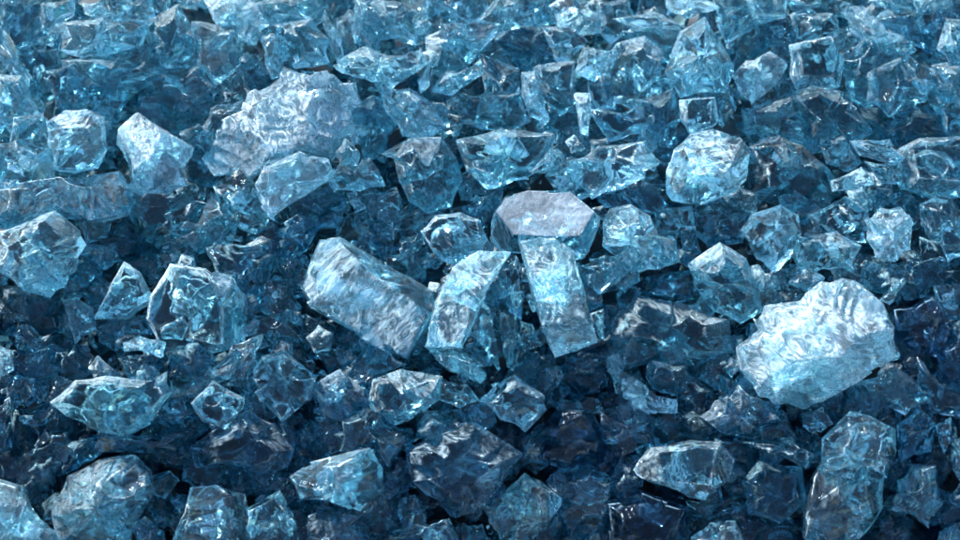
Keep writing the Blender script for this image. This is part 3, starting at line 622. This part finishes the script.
 ([(862,382),(895,368),(920,385),(926,400),(905,414),(880,401)], 3, 'clear', dict(rim=0.5, frost=.1, fface={2:.5}), None),
 ([(898,426),(920,411),(935,425),(930,450),(900,460)], 2, 'deep', dict(frost=.1), None),
 ([(936,426),(950,418),(952,440),(944,452)], 2.5, 'blue', dict(frost=.3), None),
 ([(952,422),(966,416),(966,488),(954,470)], 3, 'clear', dict(frost=.4), None),
 ([(882,534),(900,521),(917,550),(880,550)], 3, 'blue', dict(frost=.3), None),
 ([(940,532),(966,520),(966,550),(938,550)], 3, 'blue', dict(frost=.3), None),
 ([(898,312),(930,300),(950,330),(940,356),(915,350),(897,340)], 2, 'smoky', dict(frost=.15), None),
 ([(880,300),(892,284),(902,275),(906,281),(890,305)], 4, 'pale', dict(frost=.2), None),
 ([(938,350),(966,332),(966,366),(946,382)], 2, 'smoky', dict(frost=.2), None),
 ([(936,288),(966,286),(966,322),(940,318)], 2, 'clear', dict(frost=.4), None),
 ([(920,360),(940,385),(960,395),(962,415),(930,410),(922,385)], 1.5, 'blue', dict(frost=.1), None),
 ([(288,200),(325,190),(343,200),(336,225),(302,226)], 1.5, 'deep', {}, None),
 ([(347,194),(355,191),(366,208),(356,212)], 3, 'pale', dict(frost=.5), None),
 ([(276,232),(300,215),(319,225),(306,250),(290,258),(280,251)], 2.5, 'deep', dict(frost=.15), None),
 ([(366,198),(395,190),(401,210),(396,232),(371,221)], 2, 'clear', dict(frost=.3), None),
 ([(374,226),(400,231),(405,246),(384,252),(364,240)], 2, 'deep', {}, None),
 ([(401,236),(419,235),(430,260),(416,276),(402,260)], 2, 'teal', dict(frost=.1), None),
 ([(248,304),(268,275),(288,286),(298,306),(280,320)], 2, 'teal', dict(frost=.15), None),
 ([(255,318),(290,313),(301,340),(262,346)], 2, 'teal', dict(frost=.15), None),
 ([(303,316),(340,331),(346,350),(312,358),(301,335)], 1.5, 'deep', {}, None),
 ([(318,352),(345,350),(352,372),(330,372)], 1.5, 'deep', {}, None),
 ([(310,518),(325,506),(360,516),(376,550),(310,550)], 2, 'blue', dict(frost=.6), None),
 ([(150,402),(185,395),(195,415),(175,428),(150,418)], 1.5, 'deep', dict(frost=.4), None),
 ([(462,208),(500,190),(498,205),(486,225),(470,218)], 1.5, 'deep', dict(frost=.4), None),
 ([(600,196),(650,186),(664,205),(655,214),(630,205),(608,207)], 2, 'deep', dict(frost=.05), None),
 ([(655,210),(690,208),(694,232),(672,238),(660,228)], 2, 'clear', dict(frost=.1), None),
 ([(682,238),(696,234),(700,252),(690,262),(683,255)], 2, 'deep', dict(frost=.1), None),
 ([(556,372),(590,355),(602,370),(605,392),(575,398)], 1.5, 'deep', dict(frost=.1), None),
 ([(556,400),(575,398),(600,400),(598,412),(560,412)], 1.5, 'clear', dict(frost=.15), None),
 ([(590,315),(603,310),(604,338),(598,342)], 3, 'teal', dict(rim=0.5), None),
 ([(760,522),(790,520),(802,548),(755,550)], 1.5, 'deep', dict(rim=.5), None),
 ([(690,502),(735,498),(745,515),(710,522),(692,515)], 1, 'deep', dict(frost=.4), None),
 ([(466,528),(482,524),(490,550),(468,550)], 2, 'deep', dict(frost=.4), None),

]

# ------------------------------------------------------------------ build
SIZE_Z = 0.17          # one height step

def build_piece(poly, step, kind, opt, seed, name="glass_chunk", sub=6):
    rng = np.random.default_rng(seed)
    cx, cy_, area = centroid(poly)
    if cy_ > 380 and step < 3: step += 0.8
    if cy_ < 190 and step < 3.5: step += rng.uniform(-0.9, 0.7)
    q, u = at(cx, cy_, step * SIZE_Z)
    big = 'facets' in opt or area > 2600
    g = (1.0 if step >= 3.5 else 1.08 if step >= 2.5 else 1.18) * (1.14 if cy_ < 170 and step < 3.5 and not big else 1.0)
    pts = [((x - cx) * u * g, (cy_ - y) * u * g) for x, y in poly]
    r = math.sqrt(area / math.pi) * u
    depth = opt.get('depth', 1.0) * r * rng.uniform(0.45, 0.95)
    P, FR = shard_shape(pts, depth, rng, sub, opt.get('facets'), rng.integers(3, 6), rng.integers(5, 9),
                        opt.get('rip', 1.0), opt.get('frost', 0.0), opt.get('fface'), opt.get('rim', 0.0),
                        opt.get('jag', 0.06 if big else 0.16), opt.get('bites', 1 if big else int(rng.integers(2, 5))), 0.06 if big else 0.24)
    fa = ico(sub)[2].reshape(-1, 3)
    nc = int(rng.integers(1, 4)) + (2 if area > 3000 else 0)
    nc += int(7 * opt.get('frost', 0.0))
    V2, F2 = cracks(r, depth, rng, nc, len(P), P)
    me = raw_mesh(name, np.concatenate([P, V2]), np.concatenate([fa, F2]),
                  np.concatenate([FR, np.zeros(len(V2), np.float32)]), [MATS[kind]])
    o = bpy.data.objects.new(name, me)
    o.location = q
    # the piece faces the eye along its own sight line, as it lies in the photograph
    o.rotation_euler = (math.pi / 2 - PITCH, 0, 0)
    C.objects.link(o)
    return o

LOW = []               # everything built: (object, cx, cy, area, aspect, step, kind, nick, label)
for i, pc in enumerate(PIECES):
    poly, step, kind, opt, nick = pc[:5]
    cx, cy_, area = centroid(poly)
    o = build_piece(poly, step, kind, opt, 1000 + i, sub=7 if area > 2200 else 6)
    LOW.append([o, cx, cy_, area, poly, kind, nick, pc[5] if len(pc) > 5 else None])

# pieces filling the gaps between the listed ones
def inside(x, y, poly):
    c = False
    for i in range(len(poly)):
        x0, y0 = poly[i]; x1, y1 = poly[(i + 1) % len(poly)]
        if (y0 > y) != (y1 > y) and x < (x1 - x0) * (y - y0) / (y1 - y0) + x0:
            c = not c
    return c

rnd = random.Random(7)
def rand_poly(cx, cy_, r, n):
    a0 = rnd.uniform(0, 6.28); asp = rnd.uniform(0.68, 1.0); ro = rnd.uniform(0, 3.14)
    pts = []
    for k in range(n):
        a = a0 + (k + rnd.uniform(-0.3, 0.3)) * 2 * math.pi / n
        x, y = math.cos(a) * r, math.sin(a) * r * asp
        pts.append((cx + x * math.cos(ro) - y * math.sin(ro), cy_ + x * math.sin(ro) + y * math.cos(ro)))
    return pts

cover = np.zeros((70, 120), bool)          # 8 px cells
for L_ in LOW:
    po = L_[4]
    for j in range(70):
        for i in range(120):
            x, y = i * 8 + 4, j * 8 + 4
            if abs(x - L_[1]) < 110 and abs(y - L_[2]) < 110 and not cover[j, i] and inside(x, y, po):
                cover[j, i] = True
nfill = 0
cells = [(j, i) for j in range(68) for i in range(120)]
rnd.shuffle(cells)
for j, i in cells:
    x, y = i * 8 + 4, j * 8 + 4
    if nfill >= 86: break
    j0, j1, i0, i1 = max(0, j - 1), j + 2, max(0, i - 1), i + 2
    if cover[j0:j1, i0:i1].mean() > 0.35: continue
    r = rnd.uniform(17, 27)
    po = rand_poly(x, y, r, rnd.randint(5, 7))
    low = y / 540
    kind = rnd.choice(['clear', 'clear', 'pale', 'teal', 'teal'] if low < 0.4 else ['clear', 'teal', 'teal', 'deep'] if low < 0.6 else ['blue', 'deep', 'deep', 'smoky'])  # darker glass lower down paints the shaded front of the heap
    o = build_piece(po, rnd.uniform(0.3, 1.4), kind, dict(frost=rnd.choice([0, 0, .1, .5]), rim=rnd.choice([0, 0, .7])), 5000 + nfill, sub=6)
    LOW.append([o, x, y, centroid(po)[2], po, kind, None, None])
    nfill += 1
    for jj in range(max(0, j - 4), min(70, j + 5)):
        for ii in range(max(0, i - 4), min(120, i + 5)):
            if inside(ii * 8 + 4, jj * 8 + 4, po): cover[jj, ii] = True
print("fill", nfill, "total", len(LOW))

# ------------------------------------------------------------------ the uncountable rest of the heap under and around
def bed():
    subm = 4
    me0, D, fa = ico(subm)
    fa = fa.reshape(-1, 3)
    groups = {'clear': [], 'teal': [], 'deep': [], 'smoky': [], 'pale': [], 'blue': [], 'gap_shade': []}
    k = 0
    for layer in range(3):
        for gy in np.arange(-90, 640, 44):
            for gx in np.arange(-120, 1090, 46):
                if layer == 0 and -20 < gx < 980 and -20 < gy < 560: 
                    continue
                k += 1
                x = gx + rnd.uniform(-16, 16); y = gy + rnd.uniform(-16, 16)
                r = rnd.uniform(22, 36)
                po = rand_poly(x, y, r, rnd.randint(5, 7))
                q, u = at(x, y, 0.2 - 0.48 * layer + rnd.uniform(-.12, .12))
                rng = np.random.default_rng(9000 + k)
                pts = [((a - x) * u, (y - b) * u) for a, b in po]
                P, FR = shard_shape(pts, r * u * 0.75, rng, subm, None, 3, 3, 0.8, 0.05, None, 0.0, 0.15, 2, 0.2)
                R = np.array(ROT)
                P = P @ R.T + np.array(q)
                groups[rnd.choice(['clear', 'teal', 'teal', 'deep'] if y < 200 else ['deep', 'teal', 'gap_shade'] if y < 380 else ['gap_shade'])].append((P, FR))  # bed colour darkens down the heap in place of shade
    # small fragments packed into the gaps
    for k in range(1350):
        x, y = rnd.uniform(-25, 985), rnd.uniform(-25, 565) if k < 800 else rnd.uniform(250, 565)
        r = rnd.uniform(7, 17) if k < 800 else rnd.uniform(10, 21)
        po = rand_poly(x, y, r, rnd.randint(4, 6))
        q, u = at(x, y, rnd.uniform(-0.25, 0.35) if k < 800 else rnd.uniform(-0.1, 0.50))
        rng = np.random.default_rng(20000 + k)
        pts = [((a - x) * u, (y - b) * u) for a, b in po]
        P, FR = shard_shape(pts, r * u * 0.8, rng, subm, None, 3, 3, 0.8, rng.choice([0, 0.3, 0.8]), None, rng.choice([0, 0.6]), 0.15, 1, 0.2)
        P = P @ np.array(ROT).T + np.array(q)
        groups[rnd.choice(['clear', 'teal', 'pale'] if y < 230 else ['clear', 'teal', 'deep'] if y < 400 else ['blue', 'deep', 'deep', 'gap_shade'])].append((P, FR))  # fragments too are darkened lower down, as painted shade
    verts, faces, frs, mats = [], [], [], []
    off = 0
    names = list(groups)
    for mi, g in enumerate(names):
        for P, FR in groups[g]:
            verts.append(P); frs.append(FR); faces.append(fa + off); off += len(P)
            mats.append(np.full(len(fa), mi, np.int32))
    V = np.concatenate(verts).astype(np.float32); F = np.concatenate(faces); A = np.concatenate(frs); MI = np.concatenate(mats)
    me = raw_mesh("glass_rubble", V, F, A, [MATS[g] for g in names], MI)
    o = bpy.data.objects.new("glass_rubble", me); C.objects.link(o)
    o["kind"] = "stuff"
    o["label"] = "bed of broken glass rubble darkened as shade under the larger chunks"
bed()

def crumbs():
    """Splinters and crumbs of glass caught between the chunks."""
    V, F, off = [], [], 0
    rng = np.random.default_rng(77)
    base = np.array([[1, 1, 1], [1, -1, -1], [-1, 1, -1], [-1, -1, 1], [0.2, 0.1, 1.6]], float)
    tri = np.array([[0, 1, 2], [0, 4, 1], [1, 3, 2], [0, 2, 4], [2, 3, 4], [3, 1, 4]])
    for k in range(1100):
        q, u = at(rng.uniform(-30, 990), rng.uniform(-30, 570), rng.uniform(-0.1, 0.35))
        s = rng.uniform(0.8, 2.8) * u
        A_ = rng.normal(size=(3, 3)); Q, _ = np.linalg.qr(A_)
        P = (base * rng.uniform(0.4, 1.5, 3) + rng.normal(scale=0.25, size=base.shape)) @ Q * s
        V.append(P + np.array(q)); F.append(tri + off); off += len(base)
    V = np.concatenate(V); F = np.concatenate(F)
    me = raw_mesh("glass_crumbs", V, F, np.full(len(V), 0.0, np.float32), [MATS['clear']])
    me.polygons.foreach_set("use_smooth", np.zeros(len(F), bool))
    bm = bmesh.new(); bm.from_mesh(me); bmesh.ops.recalc_face_normals(bm, faces=bm.faces); bm.to_mesh(me); bm.free()
    o = bpy.data.objects.new("glass_crumbs", me); C.objects.link(o)
    o["kind"] = "stuff"; o["label"] = "tiny glass crumbs and splinters caught between the chunks"
crumbs()

# ground under the heap: one sheet, following the heap's fall
n = 60
bm = bmesh.new()
vs = [[bm.verts.new((x, y, (heap_z(x, y) if abs(x) < 14 and abs(y) < 14 else 0.10 * max(-14, min(14, y))) - 1.75))
       for x in np.linspace(-60, 60, n * 2)] for y in np.linspace(-50, 60, n * 2)]
for j in range(len(vs) - 1):
    for i in range(len(vs[0]) - 1):
        bm.faces.new((vs[j][i], vs[j][i + 1], vs[j + 1][i + 1], vs[j + 1][i]))
gme = bpy.data.meshes.new("ground"); bm.to_mesh(gme); bm.free()
gme.materials.append(gm)
go = bpy.data.objects.new("ground", gme); C.objects.link(go)
go["kind"] = "structure"

# ------------------------------------------------------------------ names and labels
KINDW = {'clear': 'clear blue', 'pale': 'pale bright', 'teal': 'teal', 'deep': 'deep teal', 'smoky': 'smoky indigo', 'blue': 'steel blue', 'matte': 'frosted teal', 'milky': 'frosted white'}
LM = [r for r in LOW if r[6]]
def direction(dx, dy):
    if abs(dx) > 2.2 * abs(dy): return 'right of' if dx > 0 else 'left of'
    if abs(dy) > 2.2 * abs(dx): return 'below' if dy > 0 else 'above'
    return ('lower ' if dy > 0 else 'upper ') + ('right of' if dx > 0 else 'left of')
seen = set()
for r in LOW:
    o, cx, cy_, area, poly, kind, nick, lab = r
    o["category"] = "glass chunk"
    o["group"] = "broken glass chunks heaped together"
    if lab:
        seen.add(lab); o["label"] = lab; continue
    xs = [p_[0] for p_ in poly]; ys = [p_[1] for p_ in poly]
    # the piece's long axis from its second moments
    mx_, my_ = sum(xs) / len(xs), sum(ys) / len(ys)
    cov = np.cov(np.array([xs, ys])); ev = np.sqrt(np.linalg.eigvalsh(cov))
    ratio = ev[1] / max(ev[0], 1e-6)
    size = 'tiny' if area < 420 else 'small' if area < 900 else 'mid-sized' if area < 2000 else 'large'
    shape = 'sliver' if ratio > 2.3 else 'oblong piece' if ratio > 1.55 else 'chunk'
    near = sorted(LM, key=lambda m: (m[1] - cx) ** 2 + (m[2] - cy_) ** 2)
    cand = []
    for a_ in range(0, 5):
        for b_ in range(a_ + 1, 6):
            A_, B_ = near[a_], near[b_]
            where = f"{direction(cx - A_[1], cy_ - A_[2])} the {A_[6]}, {direction(cx - B_[1], cy_ - B_[2])} the {B_[6]}"
            k1 = KINDW[kind]
            for lead in (f"{size} {k1} {shape}", f"{size} {k1} {shape.split()[0]}".replace("oblong", "chunk"), f"{k1} {shape.split()[0]}".replace("oblong", "chunk"), f"{k1.split()[-1]} {shape.split()[0]}".replace("oblong", "chunk")):
                c_ = lead + " " + where
                if len(c_.replace('-', ' ').split()) <= 16:
                    cand.append(c_); break
    lab = next((c for c in cand if c not in seen), None)
    if lab is None:
        print("NO UNIQUE LABEL", o.name, cand[:2]); lab = cand[0]
    seen.add(lab)
    o["label"] = lab
    r[7] = lab
